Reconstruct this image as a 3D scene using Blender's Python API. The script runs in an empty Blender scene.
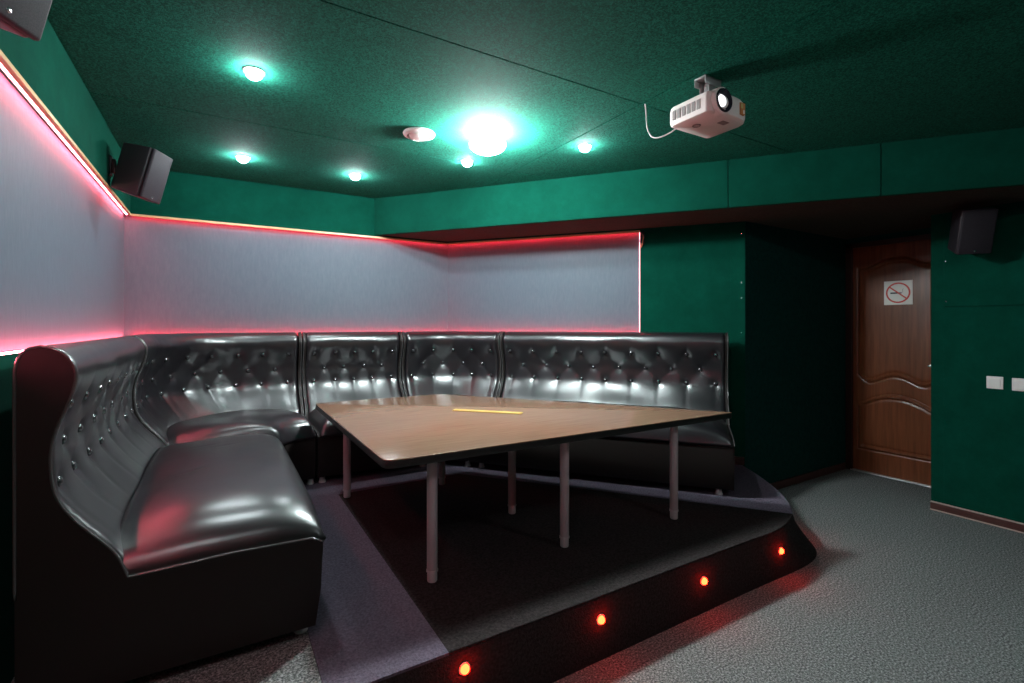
import bpy, bmesh, math, random
from mathutils import Vector, Matrix, noise
random.seed(7)
SC = bpy.context.scene
COL = SC.collection
PI = math.pi

# ------------------------------------------------------------------ frame of the room
# world X runs along the back wall, world Y along the left wall, the camera stands at the origin
HP = 0.258                 # platform height
HC = 2.45                  # ceiling
HS = 2.13                  # underside of the dropped beam
AL, BB = -0.540, 4.312     # left wall, back wall
AD, BK = 4.995, 2.290      # door wall, passage wall
AR, BR = 4.430, 1.469      # right wall and its far end
BN = -1.7                  # wall behind the camera
C2 = Vector((1.866, 4.312)); DD = Vector((.6212, -.7837)); DN = Vector((.7837, .6212))
C3 = C2 + DD * 2.576
NICHE0, NICHE1, REC = 1.245, 2.112, 0.04

def tag(o, label=None, cat=None, group=None, kind=None):
    if label: o['label'] = label
    if cat: o['category'] = cat
    if group: o['group'] = group
    if kind: o['kind'] = kind
    return o

def thing(name, label, cat, loc=(0, 0, 0), group=None):
    o = bpy.data.objects.new(name, None); COL.objects.link(o)
    o.location = loc; o.empty_display_size = .05
    return tag(o, label, cat, group)

def obj(name, bm, m, parent=None, smooth=False, keep=True):
    """link a bmesh (in world coordinates) as ONE object; its origin goes to its parent's"""
    me = bpy.data.meshes.new(name)
    bmesh.ops.recalc_face_normals(bm, faces=bm.faces[:])
    if smooth:
        for f in bm.faces: f.smooth = True
        if smooth != 'all':
            for e in bm.edges:
                if len(e.link_faces) == 2 and e.calc_face_angle(0) > math.radians(38): e.smooth = False
    if parent is not None and keep:
        bmesh.ops.translate(bm, verts=bm.verts[:], vec=-root_loc(parent))
    bm.to_mesh(me); bm.free()
    me.materials.append(m)
    o = bpy.data.objects.new(name, me); COL.objects.link(o)
    if parent is not None: o.parent = parent
    return o

def root_loc(o):
    v = Vector((0, 0, 0))
    while o is not None:
        v = v + o.location; o = o.parent
    return v

def struct(name, bm, m, parent=None, smooth=False):
    o = obj(name, bm, m, parent, smooth)
    if parent is None: o['kind'] = 'structure'
    return o

def dup(root, loc, rotz=None, label=None, group=None):
    r = root.copy(); COL.objects.link(r); r.location = loc
    if rotz is not None: r.rotation_euler = (0, 0, rotz)
    if label: r['label'] = label
    if group: r['group'] = group
    for ch in list(root.children):
        c = ch.copy(); COL.objects.link(c); c.parent = r
        for g in list(ch.children):
            d = g.copy(); COL.objects.link(d); d.parent = c
    return r

# ------------------------------------------------------------------ shapes
def BM(): return bmesh.new()

def add_box(bm, x0, x1, y0, y1, z0, z1, bev=0, M=None, seg=2):
    r = bmesh.ops.create_cube(bm, size=1)
    vs = r['verts']
    for v in vs:
        v.co = Vector(((x0+x1)/2 + v.co.x*(x1-x0), (y0+y1)/2 + v.co.y*(y1-y0), (z0+z1)/2 + v.co.z*(z1-z0)))
    if bev:
        es = set(e for v in vs for e in v.link_edges)
        rr = bmesh.ops.bevel(bm, geom=list(es), offset=bev, segments=seg, affect='EDGES', profile=.5)
        vs = list(set(vs_ for f in rr['faces'] for vs_ in f.verts) | set(v for v in vs if v.is_valid))
    if M is not None: bmesh.ops.transform(bm, matrix=M, verts=vs)
    return vs

def add_prism(bm, pts, z0, z1, bev=0, hole=None):
    """extruded plan polygon"""
    lo = [bm.verts.new((p[0], p[1], z0)) for p in pts]
    hi = [bm.verts.new((p[0], p[1], z1)) for p in pts]
    n = len(pts); fs = []
    fs.append(bm.faces.new(lo[::-1])); fs.append(bm.faces.new(hi))
    for i in range(n): fs.append(bm.faces.new((lo[i], lo[(i+1) % n], hi[(i+1) % n], hi[i])))
    bmesh.ops.recalc_face_normals(bm, faces=fs)
    if bev:
        es = set(e for f in fs[:2] for e in f.edges)
        bmesh.ops.bevel(bm, geom=list(es), offset=bev, segments=2, affect='EDGES', profile=.5)

def add_slab(bm, p0, p1, z0, z1, th, n, bev=0):
    """a board standing on plan line p0-p1, thickness th in direction n"""
    p0 = Vector(p0); p1 = Vector(p1); n = Vector(n)
    add_prism(bm, [p0, p1, p1+n*th, p0+n*th], z0, z1, bev)

def add_tube(bm, pts, r, seg=10, closed=False, caps=True):
    pts = [Vector(p) for p in pts]; N = len(pts)
    rr = r if isinstance(r, (list, tuple)) else [r]*N
    rings = []; ref = None
    for i, p in enumerate(pts):
        if closed: t = pts[(i+1) % N]-pts[i-1]
        else: t = pts[min(i+1, N-1)]-pts[max(i-1, 0)]
        t.normalize()
        if ref is None:
            ref = Vector((0, 0, 1)) if abs(t.z) < .9 else Vector((1, 0, 0))
        u = (ref - t*ref.dot(t))
        if u.length < 1e-5: u = t.orthogonal()
        u.normalize(); w = t.cross(u); ref = u
        rings.append([bm.verts.new(p + (u*math.cos(2*PI*k/seg)+w*math.sin(2*PI*k/seg))*rr[i]) for k in range(seg)])
    for i in range(N if closed else N-1):
        a, b = rings[i], rings[(i+1) % N]
        for k in range(seg): bm.faces.new((a[k], a[(k+1) % seg], b[(k+1) % seg], b[k]))
    if caps and not closed:
        bm.faces.new(rings[0][::-1]); bm.faces.new(rings[-1])

def add_lathe(bm, prof, M=None, seg=28):
    """profile [(r,z)] turned about z, then moved by M"""
    M = M or Matrix()
    rings = []
    for r, z in prof:
        if r < 1e-6: rings.append([bm.verts.new(M @ Vector((0, 0, z)))])
        else: rings.append([bm.verts.new(M @ Vector((r*math.cos(2*PI*k/seg), r*math.sin(2*PI*k/seg), z))) for k in range(seg)])
    for a, b in zip(rings, rings[1:]):
        for k in range(seg):
            k2 = (k+1) % seg
            if len(a) == 1 and len(b) == 1: continue
            if len(a) == 1: bm.faces.new((a[0], b[k], b[k2]))
            elif len(b) == 1: bm.faces.new((a[k], a[k2], b[0]))
            else: bm.faces.new((a[k], a[k2], b[k2], b[k]))

def T(x, y, z): return Matrix.Translation((x, y, z))
def Rz(a): return Matrix.Rotation(a, 4, 'Z')
def axisM(p, d):
    """matrix whose z axis is d at p"""
    return T(*p) @ Vector(d).to_track_quat('Z', 'Y').to_matrix().to_4x4()

def catmull(pts, n):
    pts = [Vector(p) for p in pts]
    P = [pts[0]*2-pts[1]] + pts + [pts[-1]*2-pts[-2]]
    out = []
    for i in range(1, len(P)-2):
        for k in range(n):
            t = k/n
            out.append(.5*((2*P[i]) + (P[i+1]-P[i-1])*t + (2*P[i-1]-5*P[i]+4*P[i+1]-P[i+2])*t*t + (3*P[i]-P[i-1]-3*P[i+1]+P[i+2])*t**3))
    out.append(pts[-1]); return out

def resample(pts, n):
    pts = [Vector(p) for p in pts]
    L = [0]
    for a, b in zip(pts, pts[1:]): L.append(L[-1]+(b-a).length)
    out = []; j = 0
    for i in range(n):
        s = L[-1]*i/(n-1)
        while j < len(L)-2 and L[j+1] < s: j += 1
        t = (s-L[j])/max(L[j+1]-L[j], 1e-9)
        out.append(pts[j].lerp(pts[j+1], min(max(t, 0), 1)))
    return out, L[-1]

# ------------------------------------------------------------------ materials
def mat(name, color=(.5, .5, .5), rough=.5, metal=0, spec=.5, sheen=0, emit=None, estr=0, coat=0):
    m = bpy.data.materials.new(name); m.use_nodes = True
    b = m.node_tree.nodes['Principled BSDF']
    b.inputs['Base Color'].default_value = (*color, 1)
    b.inputs['Roughness'].default_value = rough
    b.inputs['Metallic'].default_value = metal
    b.inputs['Specular IOR Level'].default_value = spec
    b.inputs['Sheen Weight'].default_value = sheen
    b.inputs['Coat Weight'].default_value = coat
    if emit:
        b.inputs['Emission Color'].default_value = (*emit, 1); b.inputs['Emission Strength'].default_value = estr
    return m

def nodes(m): return m.node_tree.nodes, m.node_tree.links, m.node_tree.nodes['Principled BSDF']

def noise_col(m, stops, scale=40, detail=4, stretch=(1, 1, 1), bump=0, bscale=None, bdist=.01, rough=.6):
    nt, lk, b = nodes(m)
    tc = nt.new('ShaderNodeTexCoord'); mp = nt.new('ShaderNodeMapping'); mp.inputs['Scale'].default_value = stretch
    lk.new(tc.outputs['Object'], mp.inputs['Vector'])
    n = nt.new('ShaderNodeTexNoise'); n.inputs['Scale'].default_value = scale; n.inputs['Detail'].default_value = detail
    n.inputs['Roughness'].default_value = rough
    lk.new(mp.outputs['Vector'], n.inputs['Vector'])
    r = nt.new('ShaderNodeValToRGB')
    r.color_ramp.elements[0].position = stops[0][0]; r.color_ramp.elements[0].color = (*stops[0][1], 1)
    r.color_ramp.elements[1].position = stops[-1][0]; r.color_ramp.elements[1].color = (*stops[-1][1], 1)
    for p, c in stops[1:-1]:
        e = r.color_ramp.elements.new(p); e.color = (*c, 1)
    lk.new(n.outputs['Fac'], r.inputs['Fac']); lk.new(r.outputs['Color'], b.inputs['Base Color'])
    if bump:
        n2 = n
        if bscale:
            n2 = nt.new('ShaderNodeTexNoise'); n2.inputs['Scale'].default_value = bscale; n2.inputs['Detail'].default_value = 3
            lk.new(mp.outputs['Vector'], n2.inputs['Vector'])
        bp = nt.new('ShaderNodeBump'); bp.inputs['Strength'].default_value = bump; bp.inputs['Distance'].default_value = bdist
        lk.new(n2.outputs['Fac'], bp.inputs['Height']); lk.new(bp.outputs['Normal'], b.inputs['Normal'])
    return m

MG = mat('green_felt', rough=.95, spec=.06, sheen=.03)
noise_col(MG, [(.3, (.0006, .037, .0225)), (.5, (.001, .047, .029)), (.72, (.0016, .059, .037))], scale=5, detail=9, bump=.35, bscale=320, bdist=.004, rough=.75)
nodes(MG)[2].inputs['Sheen Tint'].default_value = (.4, 1, .85, 1)
nodes(MG)[2].inputs['Sheen Roughness'].default_value = .5
MC = mat('green_ceiling_felt', rough=.9, spec=.06, sheen=.03)
noise_col(MC, [(.38, (.001, .048, .029)), (.5, (.0025, .105, .064)), (.62, (.009, .195, .124))], scale=130, detail=4, bump=.45, bscale=260, bdist=.004, rough=.8)
nodes(MC)[2].inputs['Sheen Tint'].default_value = (.4, 1, .9, 1)
MBK = mat('dark_felt', (.006, .014, .013), .95, spec=.1)
noise_col(MBK, [(.3, (.003, .036, .031)), (.7, (.004, .056, .048))], scale=40, detail=4, bump=.3, bscale=300, bdist=.004)
MBR = mat('soffit_felt', (.012, .012, .010), .95, spec=.1)
noise_col(MBR, [(.3, (.040, .045, .036)), (.7, (.065, .065, .052))], scale=60, detail=4, bump=.3, bscale=300, bdist=.004)
MFL = mat('grey_carpet', rough=.95, spec=.1)
noise_col(MFL, [(.38, (.035, .039, .039)), (.5, (.135, .145, .141)), (.62, (.38, .40, .39))], scale=125, detail=7, bump=.4, bscale=260, bdist=.01, rough=.75)
MPD = mat('dark_carpet', rough=.95, spec=.1)
noise_col(MPD, [(.35, (.014, .011, .011)), (.65, (.046, .038, .038))], scale=90, detail=6, bump=.8, bscale=170, bdist=.008, rough=.7)
MPL = mat('lilac_carpet', rough=.95, spec=.1)
noise_col(MPL, [(.35, (.075, .060, .084)), (.65, (.155, .130, .170))], scale=110, detail=5, bump=.7, bscale=170, bdist=.008, rough=.7)
MWP = mat('pale_wallpaper', rough=.55, spec=.3)
noise_col(MWP, [(.3, (.080, .108, .138)), (.5, (.092, .121, .153)), (.7, (.105, .135, .168))], scale=26, detail=8, stretch=(3, 3, .6), bump=.2, bscale=90, bdist=.003, rough=.7)
ML = mat('black_leather', (.007, .0063, .008), .3, spec=.8, coat=.25)
ML.node_tree.nodes['Principled BSDF'].inputs['Coat Roughness'].default_value = .3
ML.node_tree.nodes['Principled BSDF'].inputs['IOR'].default_value = 1.58
nt, lk, b = nodes(ML)
tc = nt.new('ShaderNodeTexCoord')
n2 = nt.new('ShaderNodeTexNoise'); n2.inputs['Scale'].default_value = 11; n2.inputs['Detail'].default_value = 2
lk.new(tc.outputs['Object'], n2.inputs['Vector'])
rr = nt.new('ShaderNodeMapRange'); rr.inputs[3].default_value = .27; rr.inputs[4].default_value = .35
lk.new(n2.outputs['Fac'], rr.inputs[0]); lk.new(rr.outputs[0], b.inputs['Roughness'])
MLB = mat('black_leatherette', (.012, .009, .008), .5, spec=.3)
MPIP = mat('black_piping', (.05, .048, .048), .22, spec=1)
MBT = mat('button_leather', (.02, .02, .022), .16, spec=.9, coat=.5)
MCH = mat('chrome', (.8, .8, .82), .18, metal=1)
MWD = mat('table_laminate', rough=.17, spec=.5)
nt, lk, b = nodes(MWD)
tc = nt.new('ShaderNodeTexCoord'); mp = nt.new('ShaderNodeMapping'); mp.inputs['Scale'].default_value = (1.5, 28, 1)
lk.new(tc.outputs['Object'], mp.inputs['Vector'])
nn = nt.new('ShaderNodeTexNoise'); nn.inputs['Scale'].default_value = 3.2; nn.inputs['Detail'].default_value = 7; nn.inputs['Distortion'].default_value = .6
lk.new(mp.outputs['Vector'], nn.inputs['Vector'])
cr = nt.new('ShaderNodeValToRGB')
cr.color_ramp.elements[0].position = .3; cr.color_ramp.elements[0].color = (.15, .082, .052, 1)
cr.color_ramp.elements[1].position = .72; cr.color_ramp.elements[1].color = (.215, .125, .082, 1)
lk.new(nn.outputs['Fac'], cr.inputs['Fac']); lk.new(cr.outputs['Color'], b.inputs['Base Color'])
MEDG = mat('black_edge_band', (.012, .011, .010), .45)
MLEG = mat('table_leg_paint', (.50, .42, .43), .38, metal=.1)
MCAP = mat('leg_foot_cap', (.62, .56, .56), .45)
MDO = mat('mahogany_door', rough=.33, spec=.5)
nt, lk, b = nodes(MDO)
tc = nt.new('ShaderNodeTexCoord'); mp = nt.new('ShaderNodeMapping'); mp.inputs['Scale'].default_value = (14, 14, .9)
lk.new(tc.outputs['Object'], mp.inputs['Vector'])
nn = nt.new('ShaderNodeTexNoise'); nn.inputs['Scale'].default_value = 4; nn.inputs['Detail'].default_value = 6
lk.new(mp.outputs['Vector'], nn.inputs['Vector'])
cr = nt.new('ShaderNodeValToRGB')
cr.color_ramp.elements[0].position = .3; cr.color_ramp.elements[0].color = (.115, .033, .012, 1)
cr.color_ramp.elements[1].position = .75; cr.color_ramp.elements[1].color = (.215, .068, .027, 1)
lk.new(nn.outputs['Fac'], cr.inputs['Fac']); lk.new(cr.outputs['Color'], b.inputs['Base Color'])
MDF = mat('dark_door_frame', (.028, .010, .007), .45)
MBB = mat('brown_baseboard', (.06, .022, .018), .45)
noise_col(MBB, [(.3, (.045, .016, .013)), (.7, (.085, .034, .028))], scale=6, stretch=(3, 3, 20), detail=4)
MBE = mat('baseboard_edge', (.42, .30, .26), .5)
MWH = mat('white_plastic', (.78, .77, .74), .35)
MPW = mat('projector_white', (.80, .76, .72), .35)
MPG = mat('projector_grey', (.22, .20, .19), .5)
MPG2 = mat('cable_grey', (.42, .42, .40), .5)
MBP = mat('black_plastic', (.012, .012, .014), .42)
MSG = mat('speaker_grille', (.02, .02, .025), .7, spec=.3)
noise_col(MSG, [(.4, (.013, .012, .016)), (.6, (.024, .022, .029))], scale=400, detail=1)
MSB = mat('speaker_body', (.016, .015, .019), .45)
MRED = mat('sign_red', (.62, .05, .035), .5)
MSW = mat('sign_white', (.82, .80, .74), .45)
MINK = mat('sign_black', (.02, .02, .02), .5)
MYL = mat('yellow_strip', (.50, .30, .07), .4)
MWB = mat('spot_bulb', (1, 1, 1), .4, emit=(.86, .96, 1), estr=700)
MGB = mat('ceiling_lamp_globe', (1, 1, 1), .4, emit=(.90, .98, 1), estr=720)
MLED = mat('led_red', (.3, .02, .02), .4, emit=(1, .03, .05), estr=45)
MLEDF = mat('led_red_ledge', (.3, .02, .02), .4, emit=(1, .018, .032), estr=105)
MLEDL = mat('led_red_left', (.3, .02, .02), .4, emit=(1, .12, .17), estr=110)
MLEDW = mat('led_pale', (.4, .2, .2), .4, emit=(1, .40, .45), estr=5)
MMO = mat('cream_moulding', (.62, .40, .20), .35)
MLEDB = mat('led_red_dim', (.3, .02, .02), .4, emit=(1, .02, .035), estr=45)
MSTP = mat('step_light_lens', (.3, .02, .01), .3, emit=(1, .0065, .0015), estr=150)
MLENS = mat('projector_lens', (.9, .92, .95), .1, emit=(.93, .97, 1), estr=2.2)
MPEN = mat('metal_trim', (.55, .55, .55), .35, metal=.8)
MGLS = mat('lens_glass', (.02, .02, .03), .08, spec=.8)
MOR = mat('label_orange', (.55, .22, .06), .5)
MGN = mat('label_yellow', (.62, .52, .2), .5)
MCOP = mat('wire_copper', (.5, .22, .12), .4, metal=.5)

# ------------------------------------------------------------------ setting
bm = BM(); add_box(bm, AL-.3, AD+.4, BN-.2, BB+.3, -.1, 0); struct('floor', bm, MFL)

# ceiling: felt-covered boards with open joints
bm = BM()
add_box(bm, AL-.3, AD+.4, BN-.2, BB+.3, HC+.014, HC+.1)
As = [AL-.02, 1.825, AD+.02]; Bs = [BN, -.77, .50, 1.775, 3.05, BB+.02]
for i in range(len(As)-1):
    for j in range(len(Bs)-1):
        g = .0015
        add_box(bm, As[i]+g, As[i+1]-g, Bs[j]+g, Bs[j+1]-g, HC, HC+.03, .003, seg=2)
struct('ceiling', bm, MC)

def niche_wall(name, p0, p1, out, up_end=None):
    """felt wall with a shallow wallpapered niche between ledge and upper board"""
    pass

# left wall: board below, recessed middle (wallpaper stands there), board above
bm = BM()
add_box(bm, AL-.2, AL, BN, BB+.2, 0, NICHE0)
add_box(bm, AL-.2, AL-REC-.012, BN, BB+.2, NICHE0-.05, NICHE1+.05)
add_box(bm, AL-.2, AL, BN, BB+.2, NICHE1, HC+.02)
struct('wall_left', bm, MG)
bm = BM(); add_box(bm, AL-REC-.012, AL-REC, BN+.3, BB+REC, NICHE0, NICHE1); struct('trim_1', bm, MWP)

# back wall
bm = BM()
e = .35
add_box(bm, AL-.2, C2.x+e*.6, BB, BB+.2, 0, NICHE0)
add_box(bm, AL-.2, C2.x+e*.6, BB+REC+.012, BB+.2, NICHE0-.05, NICHE1+.05)
add_box(bm, AL-.2, C2.x+e*.6, BB, BB+.2, NICHE1, HC+.02)
struct('wall_back', bm, MG)
C2p = C2 + Vector((REC*math.tan(math.radians(25.8)), REC))   # inner corner at the wallpaper plane
bm = BM(); add_prism(bm, [(AL-REC, BB+REC), (C2p.x, C2p.y), (C2p.x, C2p.y+.012), (AL-REC, BB+REC+.012)], NICHE0, NICHE1); struct('trim_2', bm, MWP)

# diagonal wall
PE = C2 + DD*1.790           # end of the niche
bm = BM()
add_slab(bm, C2, C3, 0, NICHE0, .12, DN)
add_slab(bm, C2, C3, NICHE1, HC, .12, DN)
add_slab(bm, C2+DN*(REC+.012), C3+DN*(REC+.012), NICHE0-.05, NICHE1+.05, .12, DN)
add_slab(bm, PE, C3, NICHE0-.002, NICHE1+.002, .12, DN)
struct('wall_diagonal', bm, MG)
bm = BM(); add_prism(bm, [C2p, PE+DN*REC, PE+DN*(REC+.012), C2p+DN*.012], NICHE0, NICHE1); struct('trim_3', bm, MWP)
# felt cover board with a folded edge at the outer end of the diagonal wall
bm = BM(); add_slab(bm, C3-DD*.10, C3, HP+.05, HS-.002, -.008, DN, .003); struct('trim_4', bm, MG)

# passage wall, door wall, right wall and the wall behind
bm = BM(); add_box(bm, C3.x, AD+.2, BK, BK+.15, 0, HC); struct('wall_passage', bm, MBK)
bm = BM()
D0, D1, DH = 2.248, 1.556, 2.05      # door opening
add_box(bm, AD, AD+.15, D0, BK+.1, 0, HC); add_box(bm, AD, AD+.15, BR-.6, D1, 0, HC); add_box(bm, AD, AD+.15, D1, D0, DH, HC)
struct('wall_door', bm, MBK)
bm = BM()
add_prism(bm, [(AR, BN), (AR+.12, BN), (AR+.12, BR-.11), (AD+.1, BR-.11), (AD+.1, BR), (AR, BR)], 0, HC)
struct('wall_right', bm, MG)
bm = BM()
add_box(bm, AR-.008, AR, BN, BR-.075, 1.462, HS-.001, .003)
add_box(bm, AR-.010, AR, BN, BR-.075, .062, 1.460, .003)
struct('trim_5', bm, MG)
bm = BM(); add_box(bm, AL-.2, AD+.2, BN-.15, BN, 0, HC); struct('wall_near', bm, MG)

# dropped beam over the diagonal wall: felt front of three boards, dark underside
n0 = 3.592
def dline(n, b=None, a=None):
    """point on the diagonal line DN.p = n with given b or a"""
    if b is not None: return Vector(((n-DN.y*b)/DN.x, b))
    return Vector((a, (n-DN.x*a)/DN.y))
S0 = dline(n0, b=BB); S1 = dline(n0, a=AR)
bm = BM()
add_prism(bm, [S0+DN*.03, S1+DN*.03+DD*.03, (AR+.05, BR+.02), (AD+.1, BR), (AD+.1, BK+.1), C3+DN*.02, C2+DN*.02], HS, HC+.01)
struct('trim_6', bm, MBR)
Ls = (S1-S0).length
bm = BM()
def cam2ab(X, Y): return Vector((.8576*X+.5142*Y, -.5142*X+.8576*Y))
s1 = (cam2ab(1.4585, 3.289)-S0).dot(DD); s2 = (cam2ab(2.2625, 2.986)-S0).dot(DD)
cuts = [0, s1, s2, Ls]
for i in range(3):
    add_slab(bm, S0+DD*(cuts[i]+.003), S0+DD*(cuts[i+1]-.003), HS-.004, HC, .03, DN, .004)
struct('trim_7', bm, MG)

# baseboards
def baseboard(name, p0, p1, n, z=0, h=.06):
    bm = BM(); add_slab(bm, p0, p1, z, z+h, .014, n, .003)
    o = struct(name, bm, MBB)
    bm = BM(); add_slab(bm, p0, p1, z+h, z+h+.008, .017, n, .002); add_slab(bm, p0, p1, z, z+.008, .019, n, .002)
    obj('edge_strip', bm, MBE, o); return o
baseboard('baseboard_right', (AR-.010, BN), (AR-.010, BR-.004), (-1, 0), 0, .055)
bm = BM(); add_box(bm, C3.x+.02, AD-.03, BK-.014, BK, 0, .06, .003); struct('baseboard_passage', bm, MBB)
bm = BM(); q0, q1 = C3-DD*.30, C3-DD*.005; add_slab(bm, q0, q1, HP, HP+.06, -.014, DN, .003); struct('baseboard_diagonal', bm, MBB)

# ------------------------------------------------------------------ platform
curve = [(2.30, 1.478), (2.46, 1.474), (2.62, 1.497), (2.79, 1.555), (2.93, 1.650), (3.08, 1.790), (3.21, 1.950), (3.33, 2.12), (3.43, 2.285)]
cv = [Vector(p) for p in curve]; cv = catmull(cv, 4)
eps = .004
def inset(p, k): return p
outer = [Vector((AL, 1.478))] + cv + [C3+Vector((-.02, .0))-DN*.002, C2-DN*.004-Vector((0, .004)), Vector((AL, BB-.004))]
botc = catmull([Vector(p) for p in [(2.30, 1.478), (2.50, 1.475), (2.70, 1.472), (2.87, 1.484), (3.01, 1.535), (3.13, 1.645), (3.23, 1.80), (3.31, 1.96), (3.38, 2.12), (3.44, 2.285)]], 4)
tp, _ = resample(cv, 33); bt, _ = resample(botc, 33)
bm = BM()
topl = [bm.verts.new((*p, HP-.010)) for p in [outer[0]]+tp+outer[-3:]]
rows_ = [topl]
for f in (.62, .3, .1, 0):
    k_ = (1-f)**1.5
    rows_.append([bm.verts.new((*p, (HP-.010)*f)) for p in [outer[0]]+[a_.lerp(b_, k_) for a_, b_ in zip(tp, bt)]+outer[-3:]])
bm.faces.new(topl); bm.faces.new(rows_[-1][::-1])
for ra, rb in zip(rows_, rows_[1:]):
    for i in range(len(ra)):
        i2 = (i+1) % len(ra); bm.faces.new((ra[i], ra[i2], rb[i2], rb[i]))
# rounded nosing along the front
nose = [Vector((AL, 1.478))] + cv
plat = struct('platform', bm, MPD, None, True); plat['label'] = 'low dark-carpeted platform with a curved corner under the sofas and table'
bm = BM()
def seat_poly(): pass
NB = 3.160
k0 = dline(NB, b=3.22)
# dark field
pe = None
for p, q in zip(cv, cv[1:]):
    f, g = p.dot(DN)-NB, q.dot(DN)-NB
    if f <= 0 < g: pe = p.lerp(q, -f/(g-f))
front = [p for p in cv if p.dot(DN) < NB]
field = [Vector((.645, 1.478))] + front + [pe, k0, Vector((.645, 3.22))]
add_prism(bm, field, HP-.010, HP, .004)
obj('dark_carpet', bm, MPD, plat)
bm = BM()
rest = [p for p in cv if p.dot(DN) >= NB]
strip = [Vector((.265, 1.478)), Vector((.645, 1.478)), Vector((.645, 3.22)), k0, pe] + rest + [C3+Vector((-.02, 0))-DN*.002, C2-DN*.004-Vector((0, .004)), Vector((.265, BB-.004))]
add_prism(bm, strip, HP-.010, HP-.001)
obj('lilac_carpet_border', bm, MPL, plat)
bm = BM(); add_box(bm, AL, .263, 1.478, BB-.004, HP-.010, HP-.001); obj('grey_carpet_piece', bm, MFL, plat)

# ------------------------------------------------------------------ sofas
SD = .76
prof_back = [(0, .045), (0, .45), (0, .92), (.004, .972), (.016, 1.003), (.048, 1.018), (.086, 1.006), (.113, .976), (.124, .935), (.110, .868), (.083, .79), (.070, .722), (.074, .640), (.088, .588), (.125, .527), (.186, .452), (.214, .41), (.228, .37), (.240, .335), (.21, .31)]
pb = catmull([Vector((q, h)) for q, h in prof_back], 8)
# keep back straight run coarse
pb, _ = resample(pb, 92)
def smooth01(x): x = max(0, min(1, x)); return x*x*(3-2*x)

def soft(x, y):
    return .5*(math.sin(1.7*x+.6*y+.5*math.sin(1.3*y))+.7*math.sin(2.9*x-1.9*y+1.1)*math.sin(1.1*y+.4*x)+.4*math.sin(4.3*y+1.7*x))

btn_me = None
def make_button(parent, p, d):
    global btn_me
    if btn_me is None:
        bm = BM(); add_lathe(bm, [(.016, -.002), (.016, .003), (.0135, .008), (.008, .0115), (0, .0125)], seg=14)
        for f in bm.faces: f.smooth = True
        btn_me = bpy.data.meshes.new('button'); bm.to_mesh(btn_me); bm.free(); btn_me.materials.append(MBT)
    o = bpy.data.objects.new('button', btn_me); COL.objects.link(o); o.parent = parent
    o.location = p - root_loc(parent); o.rotation_euler = d.to_track_quat('Z', 'Y').to_euler()

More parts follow.
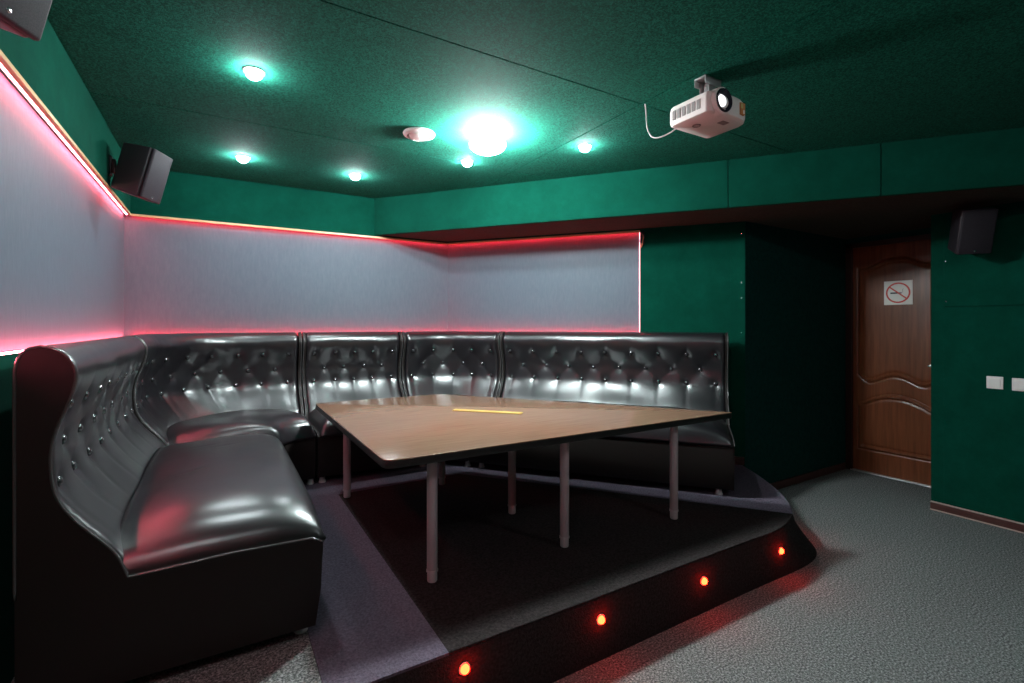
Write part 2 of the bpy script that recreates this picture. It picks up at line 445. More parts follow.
def sofa(label, Bp, Fp, nbt, base_pt, endcaps=(True, True), seedv=0, nseat=None, tightrow=None):
    """Bp, Fp: plan polylines of the back plane and of the front; swept section between them"""
    L_ = sum((b-a).length for a, b in zip(Bp, Bp[1:]))
    NS = max(40, int(L_/.014))
    # sample both polylines at the same parameter (they have the same vertices count)
    par = [0]
    for i in range(1, len(Bp)):
        par.append(par[-1] + .5*((Bp[i]-Bp[i-1]).length + (Fp[i]-Fp[i-1]).length))
    tot = par[-1]
    def at(s):
        x = s*tot; j = 0
        while j < len(par)-2 and par[j+1] < x: j += 1
        t = (x-par[j])/max(par[j+1]-par[j], 1e-9)
        return Bp[j].lerp(Bp[j+1], t), Fp[j].lerp(Fp[j+1], t)
    g = .016/ max(tot, .1)
    S = [g + (1-2*g)*i/(NS-1) for i in range(NS)]
    frames = [at(s) for s in S]
    mid = []
    for Bq, Fq in frames:
        d = (Fq-Bq); mid.append(Bq + d*(.10/SD))
    arc = [0]
    for a, b_ in zip(mid, mid[1:]): arc.append(arc[-1]+(b_-a).length)
    LA = arc[-1]
    root = thing('sofa', label, 'sofa', (base_pt[0], base_pt[1], HP))
    rows = [(.838, nbt, 0), (.733, nbt-1, .5), (.625, nbt, 0)]
    mg = .075
    pitch = (LA-2*mg)/(nbt-1)
    bl = []
    for h, n, o in rows:
        for k in range(n): bl.append((mg+(k+o)*pitch, h))
    # outward normals of the section
    nrm = []
    for i in range(len(pb)):
        t = pb[min(i+1, len(pb)-1)]-pb[max(i-1, 0)]; t.normalize(); nrm.append(Vector((t.y, -t.x))*-1)
    # section runs up the back and down the front: outward = left of travel
    bm = BM(); grid = []
    rnd = .028
    btnpos = {}
    for i, (Bq, Fq) in enumerate(frames):
        d = (Fq-Bq); row = []
        e = min(arc[i], LA-arc[i])
        pull = rnd - math.sqrt(max(0, rnd*rnd-(rnd-min(e, rnd))**2))
        for j, p in enumerate(pb):
            q, h = p.x, p.y
            nx, nz = nrm[j].x, nrm[j].y
            off = -pull
            front = j > 36
            if front and .30 < h < .95:
                for (sb, hb) in bl:
                    ds, dh = arc[i]-sb, h-hb
                    if abs(ds) < .16 and abs(dh) < .2:
                        r2 = ds*ds+dh*dh
                        off -= .012*math.exp(-r2/(2*.016**2)) + .006*math.exp(-r2/(2*.045**2))
                        # pleats running to neighbours and down to the seat
                        if hb < .65 and dh < 0: off -= .0020*math.exp(-(ds/.016)**2)*smooth01(-dh/.03)*smooth01((.22+dh)/.12)
                        elif hb > .8 and dh > 0: off -= .004*math.exp(-(ds/.009)**2)*smooth01(dh/.03)*smooth01((.10-dh)/.06)
                        else:
                            for sx in (-1, 1):
                                dx, dz = sx*pitch*.5, -.106
                                ll = math.hypot(dx, dz)
                                al = (ds*dx+dh*dz)/ll; pe_ = (ds*dz-dh*dx)/ll
                                if 0 < al < ll: off -= .0022*math.exp(-(pe_/.010)**2)*smooth01(al/.02)*smooth01((ll-al)/.02)
                w_ = soft(arc[i]*6+seedv*7, h*7)
                off += .005*w_
                # strained wrinkles near the ends
                if e < .12: off += .003*math.sin((h*1.0+e*1.5)*150)*(1-e/.12)*smooth01((.75-h)/.2)*smooth01((h-.42)/.1)
            q2, h2 = q+nx*off, h+nz*off
            c = Bq + d*(q2/SD)
            row.append(bm.verts.new((c.x, c.y, HP+h2)))
        grid.append(row)
    for i in range(NS-1):
        for j in range(len(pb)-1):
            bm.faces.new((grid[i][j], grid[i+1][j], grid[i+1][j+1], grid[i][j+1]))
    bm.faces.new(grid[0]); bm.faces.new(grid[-1][::-1])
    pos = {}
    for (sb, hb) in bl:
        i = min(range(NS), key=lambda k: abs(arc[k]-sb))
        j = min(range(40, len(pb)), key=lambda k: abs(pb[k].y-hb))
        v = grid[i][j].co.copy()
        Bq, Fq = frames[i]; d = (Fq-Bq).normalized()
        nn_ = Vector((d.x*nrm[j].x, d.y*nrm[j].x, nrm[j].y))
        pos[(sb, hb)] = (v, nn_.normalized())
    back = obj('backrest', bm, ML, root, smooth='all')
    for k, (v, nn_) in pos.items(): make_button(root, v+nn_*.005, nn_)
    # seat cushion
    bm = BM(); grid = []; NU = 44
    NW = NS
    for i, (Bq, Fq) in enumerate(frames):
        d = Fq-Bq; row = []
        e = min(arc[i], LA-arc[i])/.5
        w = 2*arc[i]/LA-1
        gend = (1-abs(w)**5.5)**.5
        for j in range(NU):
            u = j/(NU-1)
            q = .195 + (.782-.195)*u
            fu = (1-abs(2*u-1)**5)**.42 if u > .5 else 1-.10*(1-2*u)**2
            hh = .338 + (.128*gend+.002)*fu + .012*gend*math.sin(PI*min(1, max(0, u)))
            hh += .005*gend*soft(arc[i]*5+seedv*3, u*4+2)*fu
            # a few strained creases across the seat
            for cs, cu, cw in ((1.06, .36, .16), (1.02, .52, .13), (.62, .30, .12)):
                if seedv != 1: cs *= LA/1.5
                hh -= .0032*gend*math.exp(-((arc[i]-cs-.10*(u-cu)-.015*math.sin(9*(u-cu)))/.010)**2)*smooth01(1-abs(u-cu)/cw)
            # gathered folds at the front edge
            if u > .8: hh += .0025*math.sin(arc[i]*115+seedv)*smooth01((u-.8)/.15)*gend*smooth01((.12-min(arc[i], LA-arc[i]))/.1)
            c = Bq + d*(q/SD)
            row.append(bm.verts.new((c.x, c.y, HP+hh)))
        # front drop and underside
        for q, h in ((.784, .330), (.772, .318), (.5, .316), (.2, .316)):
            c = Bq + d*(q/SD); row.append(bm.verts.new((c.x, c.y, HP+h)))
        grid.append(row)
    M_ = len(grid[0])
    for i in range(NW-1):
        for j in range(M_):
            j2 = (j+1) % M_
            bm.faces.new((grid[i][j], grid[i+1][j], grid[i+1][j2], grid[i][j2]))
    bm.faces.new(grid[0][::-1]); bm.faces.new(grid[-1])
    obj('seat', bm, ML, root, smooth='all')
    # upholstered base with a slightly drawn-in foot
    bm = BM(); grid = []
    sec = [(.03, .045), (.03, .318), (.770, .318), (.774, .30), (.765, .17), (.752, .06), (.745, .045)]
    for Bq, Fq in frames[::2] + ([frames[-1]] if (NS-1) % 2 else []):
        d = Fq-Bq
        grid.append([bm.verts.new((*(Bq+d*(q/SD)), HP+h)) for q, h in sec])
    for i in range(len(grid)-1):
        for j in range(len(sec)):
            j2 = (j+1) % len(sec)
            bm.faces.new((grid[i][j], grid[i+1][j], grid[i+1][j2], grid[i][j2]))
    bm.faces.new(grid[0][::-1]); bm.faces.new(grid[-1])
    obj('base', bm, MLB, root, smooth=True)
    # flat upholstered ends with piping
    ends = [(0, at(0)), (1, at(1))]
    outline = [p for p in pb if p.y > .30]
    for k, (Bq, Fq) in ends:
        if not endcaps[k]: continue
        d = (Fq-Bq)
        tang = (frames[1][0]-frames[0][0]) if k == 0 else (frames[-2][0]-frames[-1][0])
        tang.normalize()
        # silhouette: back section then seat edge then front
        sil = [Vector((.0, .045))] + [Vector((p.x, p.y)) for p in pb[2:] if p.y > .34] + [Vector((.235, .345)), Vector((.5, .352)), Vector((.74, .345)), Vector((.772, .325)), Vector((.765, .17)), Vector((.747, .045))]
        bm = BM(); lo = []; hi = []
        for p in sil:
            c = Bq + d*(p.x/SD)
            a_ = c + tang*.004; b_ = c + tang*.022
            lo.append(bm.verts.new((a_.x, a_.y, HP+p.y))); hi.append(bm.verts.new((b_.x, b_.y, HP+p.y)))
        n = len(sil)
        bm.faces.new(lo); bm.faces.new(hi[::-1])
        for i in range(n): bm.faces.new((lo[i], lo[(i+1) % n], hi[(i+1) % n], hi[i]))
        ep = obj('side_panel', bm, MLB, root)
        bm = BM()
        pts = [Vector((*(Bq + d*(p.x/SD) + tang*.004), HP+p.y)) for p in sil[1:-2]]
        pts, _ = resample(pts, 90)
        add_tube(bm, pts, .0042, 8)
        obj('piping', bm, MPIP, ep, smooth='all')
    # feet
    for sfrac, q in ((.05, .09), (.95, .09), (.05, .71), (.95, .71)):
        Bq, Fq = at(sfrac); c = Bq+(Fq-Bq)*(q/SD)
        bm = BM(); add_lathe(bm, [(0, 0), (.022, 0), (.024, .006), (.020, .012), (.017, .046), (0, .046)], T(c.x, c.y, HP), 16)
        obj('foot', bm, MCAP, root, smooth=True)
    return root

ab, bb_, nb_ = AL+.074, BB-.075, DN.dot(C2)-.075
V2 = lambda x, y: Vector((x, y))
# left sofa, near end first
B = [V2(ab, 1.776), V2(ab, 3.292)]; F = [V2(ab+SD, 1.776), V2(ab+SD, 3.292)]
sofa('long black tufted sofa along the left wall, its dark side panel toward the camera', B, F, 8, (ab+.4, 2.4), (True, True), 1)
# corner piece in the left corner
r = .56; Bc = [V2(ab, 3.298)] + [V2(ab, 3.36)]
cc = V2(ab+r, bb_-r)
for k in range(13):
    a_ = PI - PI/2*k/12; Bc.append(cc + V2(math.cos(a_), math.sin(a_))*r)
Bc += [V2(.47, bb_), V2(.552, bb_)]
Fc = []
f0, f1 = V2(ab+SD, 3.298), V2(.552, bb_-SD)
for k in range(len(Bc)):
    t = k/(len(Bc)-1)
    # short concave arc between the neighbours' fronts
    c = f0.lerp(f1, t); Fc.append(c + V2(-.5, .5).normalized()*.06*math.sin(PI*t))
sofa('curved black tufted corner sofa where the left and back wallpaper panels meet', Bc, Fc, 9, (ab+.45, 3.85), (True, True), 2)
# back wall piece
B = [V2(.560, bb_), V2(1.362, bb_)]; F = [V2(.560, bb_-SD), V2(1.362, bb_-SD)]
sofa('narrow black tufted sofa against the back wall, behind the left end of the table', B, F, 5, (.96, 3.9), (True, True), 3)
# angled piece in the obtuse corner
ncB = dline(nb_, b=bb_); fcF = dline(nb_-SD, b=bb_-SD)
e1 = ncB + DD*.575; g1 = fcF + DD*.27
e1f = e1 - DN*SD
Bc = [V2(1.370, bb_)]; Fc = [V2(1.370, bb_-SD)]
r2 = .22
for k in range(11):
    t = k/10
    p0 = ncB+V2(-r2, 0); p1 = ncB; p2 = ncB+DD*r2
    Bc.append(p0*(1-t)**2+p1*2*t*(1-t)+p2*t*t)
    p0 = fcF+V2(-.06, 0); p1 = fcF; p2 = fcF+DD*.10
    Fc.append(p0*(1-t)**2+p1*2*t*(1-t)+p2*t*t)
Bc.append(e1); Fc.append(e1f)
sofa('angled black tufted sofa piece in the blunt corner behind the middle of the table', Bc, Fc, 5, (1.75, 3.85), (True, True), 4)
e2 = e1 + DD*.008
E = e2 + DD*1.83
sofa('longest black tufted sofa on the right, below the green wall panel', [e2, E], [e2-DN*SD, E-DN*SD], 9, ((e2+E)/2-DN*.4), (True, True), 5)

# ------------------------------------------------------------------ table
TZ = HP+.565
tb = thing('table', 'large low wood-laminate table with slanted far side and six pale legs', 'table', (1.3, 2.5, HP))
poly = [V2(.528, 1.808), V2(2.575, 1.775), V2(1.400, 3.355), V2(.530, 3.385)]
def round_poly(poly, rs, n=6):
    out = []
    for i, p in enumerate(poly):
        a, c = poly[i-1], poly[(i+1) % len(poly)]
        u = (a-p).normalized(); w = (c-p).normalized(); r_ = rs[i]
        for k in range(n+1):
            t = k/n
            out.append((p+u*r_)*(1-t)**2 + p*2*t*(1-t) + (p+w*r_)*t*t)
    return out
rp = round_poly(poly, [.05, .03, .05, .04])
bm = BM(); add_prism(bm, rp, TZ-.0045, TZ, .0015); obj('tabletop', bm, MWD, tb, smooth=True)
bm = BM(); add_prism(bm, rp, TZ-.034, TZ-.0045, .003); obj('edge_band', bm, MEDG, tb, smooth=True)
for (a_, b_) in ((.765, 1.928), (.681, 3.141), (1.437, 1.900), (1.432, 2.388), (2.165, 1.860), (1.286, 3.065)):
    bm = BM(); add_lathe(bm, [(0, .05), (.0215, .05), (.0225, .055), (.0225, .525), (.032, .527), (.032, .531), (0, .531)], T(a_, b_, HP), 24)
    lg = obj('leg', bm, MLEG, tb, smooth=True)
    bm = BM(); add_lathe(bm, [(0, 0), (.019, 0), (.021, .004), (.021, .040), (.0245, .042), (.0245, .050), (0, .050)], T(a_, b_, HP), 24)
    obj('foot_cap', bm, MCAP, lg, smooth=True)
# narrow yellow strip lying on the table
def cam_pt(x, y, z):
    Y = 487*(1.333-z)/(y-325.); X = (x-512)/487.*Y
    return cam2ab(X, Y)
y0, y1 = cam_pt(452, 411, TZ), cam_pt(521, 414.5, TZ)
dv = (y1-y0).normalized(); nv = V2(-dv.y, dv.x)
bm = BM(); add_prism(bm, [y0, y1, y1+nv*.05, y0+nv*.05], TZ, TZ+.005, .0012)
o = obj('strip', bm, MYL); tag(o, 'thin yellow strip lying on the brown table top', 'strip')

# ------------------------------------------------------------------ door
dl = BM()
NX, NZ = 116, 290
w0, w1, z0, z1 = D1+.012, D0-.012, .012, DH-.012
pl, pr = 1.618, 2.190; pc = (pl+pr)/2; hw = (pr-pl)/2
def up_top(b): 
    x = abs(b-pc)/hw
    return 1.845 + .072*smooth01(1-max(0, (x-.12))/.72) - .012*smooth01((x-.82)/.15)*0
def up_bot(b):
    x = abs(b-pc)/hw
    return .884 - .066*max(0, math.sin(PI*min(x, 1)**1.8))
def lo_top(b):
    x = abs(b-pc)/hw
    return .612 + .112*math.cos(min(x, 1)*PI/2)**.9
def lo_bot(b): return .214
def bead(s):
    # moulded frame: rise, groove, raised field
    v = 0
    v += .013*math.exp(-((s-.016)/.009)**2)
    v -= .007*math.exp(-((s-.036)/.008)**2)
    v -= .005*math.exp(-((s+.006)/.005)**2)
    return v
grid = []
for i in range(NX+1):
    b_ = w0+(w1-w0)*i/NX; row = []
    for j in range(NZ+1):
        z = z0+(z1-z0)*j/NZ
        s1_ = min(b_-pl, pr-b_, (up_top(b_)-z), (z-up_bot(b_))*.95)
        s2_ = min(b_-pl, pr-b_, (lo_top(b_)-z)*.93, z-lo_bot(b_))
        row.append(dl.verts.new((AD-.004+.02-bead(max(s1_, s2_)), b_, z)))
    grid.append(row)
for i in range(NX):
    for j in range(NZ): dl.faces.new((grid[i][j], grid[i+1][j], grid[i+1][j+1], grid[i][j+1]))
bk = [dl.verts.new((AD+.06, b_, z)) for b_, z in ((w0, z0), (w1, z0), (w1, z1), (w0, z1))]
rim = [grid[i][0] for i in range(NX+1)], [grid[NX][j] for j in range(NZ+1)], [grid[i][NZ] for i in range(NX, -1, -1)], [grid[0][j] for j in range(NZ, -1, -1)]
for k in range(4): dl.faces.new(list(rim[k]) + [bk[(k+1) % 4], bk[k]])
dl.faces.new(bk)
door = struct('door_1', dl, MDO, smooth=True)
bm = BM()
fx0, fx1 = AD-.012, AD+.10
add_box(bm, fx0, fx1, D0-.012, D0+.040, 0, DH+.03, .003)
add_box(bm, fx0, fx1, D1-.028, D1+.012, 0, DH+.03, .003)
add_box(bm, fx0, fx1, D1-.028, D0+.040, DH-.012, DH+.03, .003)
obj('door_frame', bm, MDF, door)
bm = BM(); add_box(bm, AD-.016, AD+.05, D1, D0, 0, .011, .003); obj('threshold', bm, MPEN, door)
# lever handle, mostly hidden behind the edge of the right wall
bm = BM()
hb_ = 1.592
add_lathe(bm, [(0, 0), (.024, 0), (.024, .006), (.010, .009), (.010, .045), (0, .045)], axisM((AD+.014, hb_, 1.0), (-1, 0, 0)), 20)
add_tube(bm, [(AD-.026, hb_, 1.0), (AD-.03, hb_+.03, 1.0), (AD-.03, hb_+.075, .998)], .008, 10)
obj('handle', bm, MCH, door, smooth=True)

# no smoking sign on the door
sg = thing('sign', 'white square no-smoking sign on the upper door panel', 'sign', (AD+.016, 1.86, 1.62))
def on_door(x, y):
    k = (x-512)/487.; Y = AD/(.8576*k+.5142); b_ = .8576*Y-.5142*k*Y
    return b_, 1.333-(y-325)*Y/487.
bL, zt = on_door(883.4, 281.0); bR, zb = on_door(912, 304.5)
zt2 = zb+abs(bL-bR)*1.02
sx = AD+.0145
bc, zc = (bL+bR)/2, (zb+zt2)/2; hs = abs(bL-bR)/2
bm = BM(); add_box(bm, sx-.003, sx+.004, bc-hs, bc+hs, zc-hs, zc+hs, .0006); obj('plate', bm, MSW, sg)
R_ = hs*.86
bm = BM()
MX = axisM((sx-.003, bc, zc), (-1, 0, 0))
add_lathe(bm, [(R_*.86, .0), (R_*.86, .0012), (R_, .0012), (R_, 0)], MX, 48); obj('prohibition_ring', bm, MRED, sg, smooth=True)
# viewed from the room, +Y (b) is to the left
bm = BM(); add_box(bm, -.0026, .0, -R_*.92, R_*.92, -R_*.06, R_*.06, M=T(sx-.0024, bc, zc) @ Matrix.Rotation(math.radians(40), 4, 'X')); obj('slash', bm, MRED, sg)
bm = BM(); add_box(bm, sx-.0045, sx-.003, bc-R_*.02, bc+R_*.62, zc-R_*.09, zc+R_*.05); obj('cigarette', bm, MINK, sg)
bm = BM(); add_box(bm, sx-.0045, sx-.003, bc-R_*.30, bc-R_*.06, zc-R_*.09, zc+R_*.05)
add_tube(bm, [(sx-.004, bc-R_*.34, zc), (sx-.004, bc-R_*.40, zc+.012), (sx-.004, bc-R_*.36, zc+.022), (sx-.004, bc-R_*.44, zc+.035)], .0013, 6)
obj('smoke', bm, MPG, sg)

# ------------------------------------------------------------------ light switches on the right wall
sw = thing('light_switch', 'white square light switch nearer the door, left of the pair on the green right wall', 'switch', (AR-.010, 1.125, .950))
def sw_b(x):
    k = (x-512)/487.; Y = AR/(.8576*k+.5142); return .8576*Y-.5142*k*Y
b0 = (sw_b(986.7)+sw_b(1004.7))/2
sw.location.y = b0
bm = BM(); add_box(bm, AR-.019, AR-.009, b0-.041, b0+.041, .909, .991, .003); obj('plate', bm, MWH, sw)
bm = BM(); add_box(bm, AR-.024, AR-.018, b0-.030, b0+.030, .920, .980, .003); obj('rocker', bm, MWH, sw)
b1_ = sw_b(1012.7)-.041
dup(sw, (AR-.010, b1_, .948), None, 'white square light switch at the right edge of the photo, farther from the door')

# ------------------------------------------------------------------ wall speakers
def speaker(label, wall_pt, wall_n, centre, face, tilt):
    """box loudspeaker on a bracket; face = plan direction of the front"""
    root = thing('wall_speaker', label, 'speaker', wall_pt, 'wall speakers')
    W, H, D = .18, .288, .18
    f = Vector((*face, 0)).normalized()
    zc_ = Vector((0, 0, 1))
    # local x = out of the front, z = up
    y_ = zc_.cross(f)
    R = Matrix((f, y_, zc_)).transposed().to_4x4()
    M = T(*centre) @ R @ Matrix.Rotation(math.radians(tilt), 4, 'Y')
    bm = BM()
    # cabinet slightly narrower at the back
    vs = add_box(bm, -D/2, D/2-.022, -W/2, W/2, -H/2, H/2, .012, seg=3)
    for v in bm.verts:
        t = (D/2-.022-v.co.x)/D
        v.co.y *= 1-.16*t; v.co.z *= 1-.10*t
    bmesh.ops.transform(bm, matrix=M, verts=bm.verts[:])
    cab = obj('cabinet', bm, MSB, root, smooth=True)
    bm = BM(); add_box(bm, D/2-.021, D/2, -W/2+.002, W/2-.002, -H/2+.002, H/2-.002, .009, M=M, seg=3)
    gr = obj('grille', bm, MSG, root, smooth=True)
    bm = BM(); add_lathe(bm, [(0, 0), (.006, 0), (.006, .0015), (.004, .0025), (0, .0025)], M @ axisM((D/2-.0005, 0, -H/2+.022), (1, 0, 0)), 16)
    tag(obj('badge', bm, MCH, gr, smooth=True), 'small round chrome badge')
    # bracket: wall plate, arm, ball joint
    wn = Vector((*wall_n, 0)); wp = Vector(wall_pt)
    side = Vector((-wn.y, wn.x, 0))
    bm = BM()
    Mp = T(*wp) @ Matrix((wn, side, zc_)).transposed().to_4x4()
    add_box(bm, 0, .012, -.028, .028, -.055, .055, .003, M=Mp)
    add_box(bm, .012, .03, -.014, .014, -.04, .04, .003, M=Mp)
    back = M @ Vector((-D/2+.012, 0, -.01))
    add_tube(bm, [Mp @ Vector((.026, 0, 0)), Mp @ Vector((.05, 0, 0)), back], .011, 12)
    bmesh.ops.create_icosphere(bm, subdivisions=2, radius=.02, matrix=Mp @ T(.05, 0, 0))
    obj('bracket', bm, MBP, root, smooth=True)
    return root
speaker('black wall speaker near the far left corner above the lit panel', (AL, 3.56, 2.24), (1, 0), (AL+.155, 3.49, 2.205), (.91, -.41), 15)
speaker('black wall speaker cut off by the top left corner of the photo', (AL, 1.47, 2.155), (1, 0), (AL+.118, 1.41, 2.12), (.91, -.41), 15)
sp3 = cam2ab(3.005, 3.19)
speaker('black wall speaker under the beam on the right wall beside the door', (AR-.008, 1.30, 1.975), (-1, 0), (sp3.x, sp3.y, 1.952), (-.783, -.626), 17)

# ------------------------------------------------------------------ projector
pc_ = V2(1.896, 1.434); PZ = 2.232
pj = thing('projector', 'white ceiling projector with a large round lens', 'projector', (pc_.x, pc_.y, PZ))
PW, PDp, PH = .275, .215, .092      # across, fore-aft, height
bm = BM()
plan = []
x0, x1, y0_, y1_ = -PW/2, PW/2, -PDp/2, PDp/2
# front edge (toward -Y) bows forward, corners rounded
front_pts = []
for k in range(13):
    t = k/12; x = x0+(x1-x0)*t
    front_pts.append(V2(x, y0_-.022*math.sin(PI*t)))
base = front_pts + [V2(x1, y1_), V2(x0, y1_)]
base = [p+pc_ for p in base]
bm2 = BM()
rp2 = round_poly([V2(x0, y0_), V2(x0+.1, y0_-.02), V2(x1-.06, y0_-.016), V2(x1, y0_+.015), V2(x1, y1_), V2(x0, y1_)], [.022, .05, .04, .03, .02, .02], 5)
rings = []
for (sc, dz) in ((.90, 0), (.965, .006), (1, .024), (1, .066), (.975, .084), (.93, PH)):
    rings.append([bm2.verts.new((pc_.x+p.x*sc, pc_.y+p.y*sc, PZ+dz)) for p in rp2])
n = len(rp2)
for a_, b_ in zip(rings, rings[1:]):
    for k in range(n): bm2.faces.new((a_[k], a_[(k+1) % n], b_[(k+1) % n], b_[k]))
bm2.faces.new(rings[0][::-1]); bm2.faces.new(rings[-1])
body = obj('body', bm2, MPW, pj, smooth=True)
bm.free()
# vents along the left side
bm = BM()
for k in range(6):
    yv = pc_.y + y0_ + .052 + k*.026
    add_box(bm, pc_.x+x0-.0015, pc_.x+x0+.004, yv-.0095, yv+.0095, PZ+.026, PZ+.068, .001)
tag(obj('vent', bm, MPG, pj), 'grey slotted vent along the side')
# lens: ring, barrel, glowing glass
lx, lz = pc_.x+x0+.070, PZ+.052
LM = axisM((lx, pc_.y+y0_-.004, lz), (0, -1, 0))
bm = BM(); add_lathe(bm, [(.058, -.02), (.058, .010), (.055, .016), (.050, .016), (.050, .0)], LM, 40); ring = obj('lens_ring', bm, MPW, pj, smooth=True)
bm = BM(); add_lathe(bm, [(.050, 0), (.050, .020), (.047, .024), (.030, .010), (.028, .006), (0, .006)], LM, 40); obj('lens_barrel', bm, MGLS, pj, smooth=True)
bm = BM(); add_lathe(bm, [(.027, .0075), (.021, .013), (.012, .016), (0, .017)], LM, 32); tag(obj('lens', bm, MLENS, pj, smooth=True), 'bright glowing lens')
# coloured label on the front
bm = BM(); add_box(bm, pc_.x+x1-.092, pc_.x+x1-.060, pc_.y+y0_-.0215, pc_.y+y0_-.010, PZ+.020, PZ+.070); lab = obj('label_sticker', bm, MOR, pj)
bm = BM(); add_box(bm, pc_.x+x1-.090, pc_.x+x1-.075, pc_.y+y0_-.0225, pc_.y+y0_-.0205, PZ+.046, PZ+.066); obj('sticker_patch', bm, MGN, lab)
bm = BM(); add_box(bm, pc_.x+x1-.074, pc_.x+x1-.064, pc_.y+y0_-.0225, pc_.y+y0_-.0205, PZ+.024, PZ+.04); obj('sticker_patch', bm, MSW, lab)
# underside: round foot and hatch
bm = BM(); add_lathe(bm, [(.013, -.003), (.018, -.003), (.018, .002), (.013, .002)], T(pc_.x-.055, pc_.y+.02, PZ), 24); obj('foot', bm, MPG, pj)
bm = BM(); add_box(bm, pc_.x+.0, pc_.x+.045, pc_.y-.075, pc_.y-.045, PZ-.0015, PZ+.002); obj('hatch', bm, MPG, pj)
# mount
bm = BM()
mx, my = pc_.x+.012, pc_.y+.012
add_box(bm, mx-.055, mx+.055, my-.03, my+.03, HC-.006, HC, .001)
add_box(bm, mx-.055, mx+.055, my-.03, my-.027, HC-.036, HC, .001)
add_box(bm, mx-.055, mx+.055, my+.027, my+.03, HC-.036, HC, .001)
add_box(bm, mx-.025, mx+.025, my-.025, my-.021, PZ+PH+.01, HC-.01, .001)
add_box(bm, mx-.025, mx+.025, my+.021, my+.025, PZ+PH+.01, HC-.01, .001)
add_tube(bm, [(mx, my, HC-.02), (mx, my, PZ+PH-.004)], .016, 14)
for sx_, sy_ in ((-1, -1), (1, -1), (-1, 1), (1, 1)):
    add_tube(bm, [(mx, my, PZ+PH+.016), (mx+sx_*.06, my+sy_*.045, PZ+PH+.010), (mx+sx_*.085, my+sy_*.06, PZ+PH-.012)], .006, 8)
tag(obj('ceiling_mount', bm, MPEN, pj, smooth=True), 'metal ceiling bracket with spread arms')
# cable from the ceiling joint into the back of the projector
cb = BM()
j0 = cam_pt(0, 0, 0) if False else V2(1.825, 1.775)
pts = [(1.842, 1.765, HC+.004), (1.846, 1.760, HC-.05), (1.842, 1.750, 2.325), (1.836, 1.715, 2.268), (1.838, 1.67, 2.248), (1.846, 1.61, 2.252), (1.852, 1.56, 2.268), (1.856, 1.525, 2.275)]
add_tube(cb, catmull(pts, 6), .0033, 8)
tag(obj('cable', cb, MPG2, None, smooth='all'), 'thin white cable hanging from the ceiling joint to the projector', 'cable')

# ------------------------------------------------------------------ ceiling lights
spots = [(.128, 2.42, 'bare-bulb ceiling downlight nearest the top of the photo, above the long left sofa'),
         (.131, 3.697, 'ceiling downlight in the far left corner beside the wall speaker'),
         (.863, 3.71, 'ceiling downlight close to the back wall, left of the white vent disc'),
         (1.443, 3.00, 'ceiling downlight just below the bright globe lamp'),
         (1.953, 2.372, 'ceiling downlight on the right near the beam, toward the projector')]
dn = thing('downlight', spots[0][2], 'ceiling light', (*spots[0][:2], HC), 'ceiling downlights')
bm = BM(); add_lathe(bm, [(.046, 0), (.046, -.003), (.041, -.007), (.034, -.007), (.034, .0)], T(spots[0][0], spots[0][1], HC), 32); obj('ring', bm, MPEN, dn, smooth=True)
bm = BM(); add_lathe(bm, [(0, -.002), (.031, -.002), (.033, -.014), (.029, -.025), (.018, -.033), (0, -.036)], T(spots[0][0], spots[0][1], HC), 20); obj('bulb', bm, MWB, dn, smooth='all')
for s in spots[1:]: dup(dn, (s[0], s[1], HC), None, s[2])
for (a_, b_, w) in ((2.3, -.15, 'ceiling downlight above the open floor, behind the projector'), (-.2, .2, 'ceiling downlight by the left wall, outside the photo')):
    dup(dn, (a_, b_, HC), None, w)
gl = (1.345, 2.52)
lp = thing('ceiling_lamp', 'dazzling round globe lamp under the ceiling above the table', 'ceiling light', (*gl, HC))
bm = BM(); add_lathe(bm, [(0, 0), (.060, 0), (.060, -.006), (.045, -.012), (.028, -.014), (.028, -.02), (0, -.02)], T(*gl, HC), 32); obj('base', bm, MWH, lp, smooth=True)
bm = BM(); bmesh.ops.create_uvsphere(bm, u_segments=28, v_segments=16, radius=.105, matrix=T(gl[0], gl[1], HC-.062) @ Matrix.Diagonal((1, 1, .48, 1))); obj('globe', bm, MGB, lp, smooth='all')
# round ceiling vent
vv = cam2ab(-.541, 2.833)
vt = thing('ceiling_vent', 'round white vent disc on the green ceiling, left of the globe lamp', 'vent', (vv.x, vv.y, HC))
bm = BM(); add_lathe(bm, [(0, 0), (.088, 0), (.092, -.006), (.088, -.014), (.070, -.022), (.066, -.018), (.064, -.006), (0, -.006)], T(vv.x, vv.y, HC), 40); obj('rim', bm, MWH, vt, smooth=True)
bm = BM(); add_lathe(bm, [(0, -.03), (.03, -.03), (.052, -.026), (.058, -.020), (.052, -.016), (0, -.016)], T(vv.x, vv.y, HC), 36)
add_tube(bm, [(vv.x, vv.y, HC-.03), (vv.x, vv.y, HC-.002)], .012, 12); obj('disc', bm, MWH, vt, smooth=True)

# ------------------------------------------------------------------ red LED strips in the niche
def led(label, p0, p1, m, z0=None, up=None):
    bm = BM()
    add_tube(bm, [p0, p1], .0045, 8)
    o = obj('led_strip', bm, m, None, smooth='all'); tag(o, label, 'light strip', 'red light strips round the wallpaper'); return o
def ribbon(label, p0, p1, n, z, h, th, m):
    bm = BM(); add_slab(bm, p0, p1, z, z+h, th, n)
    o = obj('led_strip', bm, m); tag(o, label, 'light strip', 'red light strips round the wallpaper'); return o
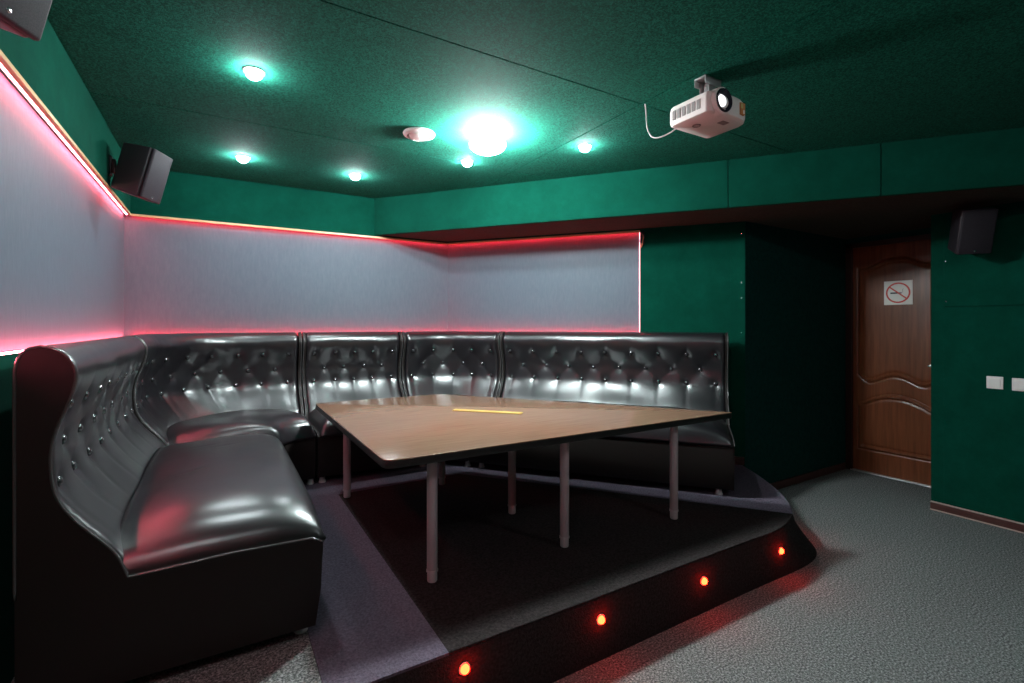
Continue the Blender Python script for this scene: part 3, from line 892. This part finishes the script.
# along the lower edge of the upper boards
zt_ = NICHE1-.0065
ribbon('red-white light strip along the top edge of the left wallpaper panel', (AL-.014, BN+.3), (AL-.014, BB-.002), (-1, 0), zt_, .006, .010, MLEDL)
ribbon('red-white light strip along the top edge of the back wallpaper panel', (AL+.004, BB+.014), (C2.x-.002, BB+.014), (0, 1), zt_, .006, .010, MLED)
ribbon('red light strip along the top edge of the diagonal wallpaper panel under the beam', C2+DD*.004+DN*.012, PE-DD*.006+DN*.012, DN, zt_, .006, .010, MLEDB)
# slim cream moulding on the lower edge of the upper boards
bm = BM()
add_box(bm, AL-.012, AL+.006, BN+.3, BB-.006, NICHE1-.013, NICHE1+.004, .002)
add_box(bm, AL, C2.x-.004, BB-.006, BB+.012, NICHE1-.013, NICHE1+.004, .002)
add_slab(bm, C2+DD*.002-DN*.006, PE-DN*.006, NICHE1-.013, NICHE1+.004, .018, DN, .002)
struct('trim_8', bm, MMO)
# on the ledge
zb_ = NICHE0+.0005
ribbon('light strip on the ledge below the left wallpaper panel, behind the near sofa', (AL-.006, BN+.3), (AL-.006, BB-.002), (-1, 0), zb_, .005, .010, MLEDL)
ribbon('light strip on the ledge below the back wallpaper panel, behind the sofas', (AL+.004, BB+.006), (C2.x-.002, BB+.006), (0, 1), zb_, .005, .010, MLEDF)
ribbon('light strip on the ledge below the diagonal wallpaper panel, behind the right sofa', C2+DD*.004+DN*.006, PE-DD*.012+DN*.006, DN, zb_, .005, .010, MLEDF)
# upright strip at the right end
bm = BM(); add_slab(bm, PE-DD*.006, PE-DD*.0005, NICHE0+.008, NICHE1-.012, .010, DN)
tag(obj('led_strip', bm, MLEDW), 'upright white-red light strip at the right end of the diagonal wallpaper panel', 'light strip', 'red light strips round the wallpaper')
# loose wires at the end of the strip
wp = PE + DD*.02 - DN*.006
wb = thing('wire_bundle', 'loose wires hanging at the top right end of the lit wallpaper', 'wires', (wp.x, wp.y, 2.09))
for k in range(5):
    bm = BM(); o1 = random.uniform(-.012, .025); o2 = random.uniform(-.01, .03)
    pts = [(wp.x+DD.x*-.015, wp.y+DD.y*-.015, 2.10), Vector((wp.x, wp.y, 2.088))+Vector((*(DD*o1-DN*.012), 0)), Vector((wp.x, wp.y, 2.055))+Vector((*(DD*o2-DN*.018), 0)), Vector((wp.x, wp.y, 2.02-.012*k))+Vector((*(DD*(o1+.005)-DN*.010), 0)), Vector((wp.x, wp.y, 2.035-.01*k))+Vector((*(DD*(o2-.02)-DN*.006), 0))]
    add_tube(bm, catmull(pts, 5), .0032, 6); obj('wire', bm, MBP if k < 3 else MCOP, wb, smooth='all')
bm = BM(); c = wp-DN*.010; add_slab(bm, c-DD*.008, c+DD*.016, 2.045, 2.10, .014, DN, .003); obj('connector', bm, MBP, wb)

# ------------------------------------------------------------------ step lights in the platform front
def step_light(p, n, label):
    root = thing('step_light', label, 'step light', p, 'red step lights in the platform front')
    M = axisM(p, n)
    bm = BM(); add_lathe(bm, [(.022, -.004), (.022, .002), (.020, .004), (.0157, .004), (.0157, .001)], M, 28); obj('bezel', bm, MPEN, root, smooth=True)
    bm = BM(); add_lathe(bm, [(.0155, -.002), (.0155, .008), (.0125, .014), (.007, .0175), (0, .0185)], M, 20); obj('lens', bm, MSTP, root, smooth='all')
def curve_pt(i):
    p = cv[i]; t = (cv[i+1]-cv[i-1]).normalized(); return p, V2(t.y, -t.x)
labs = ['red round step light lowest and nearest the bottom edge of the photo', 'red round step light below the middle table leg', 'red round step light below the right table leg',
        'red round step light close to the curved corner of the platform', 'red round step light on the far side of the curved platform corner']
for (a_, z), l in zip(((.70, .186), (1.295, .165), (1.918, .150)), labs):
    step_light((a_, 1.478, z), (0, -1, 0), l)
p, nn = curve_pt(6); step_light((p.x, p.y-.002, .140), (nn.x, nn.y, 0), labs[3])
p, nn = curve_pt(19); step_light((p.x+nn.x*.03, p.y+nn.y*.03, .150), (nn.x, nn.y, 0), labs[4])

# ------------------------------------------------------------------ tacks in the felt edges
tk = None
def tack(p, n, label, group):
    bm = BM(); add_lathe(bm, [(.0055, -.001), (.0055, .001), (.003, .003), (0, .0035)], axisM(p, n), 10)
    o = obj('tack', bm, MCH, None, smooth=True); tag(o, label, 'tack', group)
dn3 = Vector((-DN.x, -DN.y, 0))
te = C3-DD*.025-DN*.008
for z, w in ((2.035, 'topmost'), (1.66, 'upper middle'), (1.54, 'lower middle'), (1.275, 'lowest')):
    tack((te.x, te.y, z), dn3, w+' small bright tack on the green wall edge right of the sofas', 'tacks on the green wall edge')
tack((AR-.008, BR-.085, 1.785), (-1, 0, 0), 'bright tack just under the speaker on the right wall', 'tacks on the right wall')
tack((AR-.008, BR-.088, 1.50), (-1, 0, 0), 'bright tack at the seam of the right wall panels', 'tacks on the right wall')

# ------------------------------------------------------------------ world, camera, view
w = bpy.data.worlds.new('World'); SC.world = w; w.use_nodes = True
w.node_tree.nodes['Background'].inputs[0].default_value = (.02, .022, .025, 1); w.node_tree.nodes['Background'].inputs[1].default_value = .2
cam = bpy.data.cameras.new('Camera'); co = bpy.data.objects.new('Camera', cam); COL.objects.link(co)
co.location = (0, 0, 1.333); co.rotation_euler = (PI/2, 0, -math.atan2(.5142, .8576))
cam.sensor_width = 36; cam.lens = 487/1024*36; cam.shift_y = -16.5/1024; cam.clip_start = .02
SC.camera = co
vs = SC.view_settings
vs.view_transform = 'Standard'; vs.look = 'None'; vs.gamma = 1; vs.exposure = -0.3; vs.use_curve_mapping = False
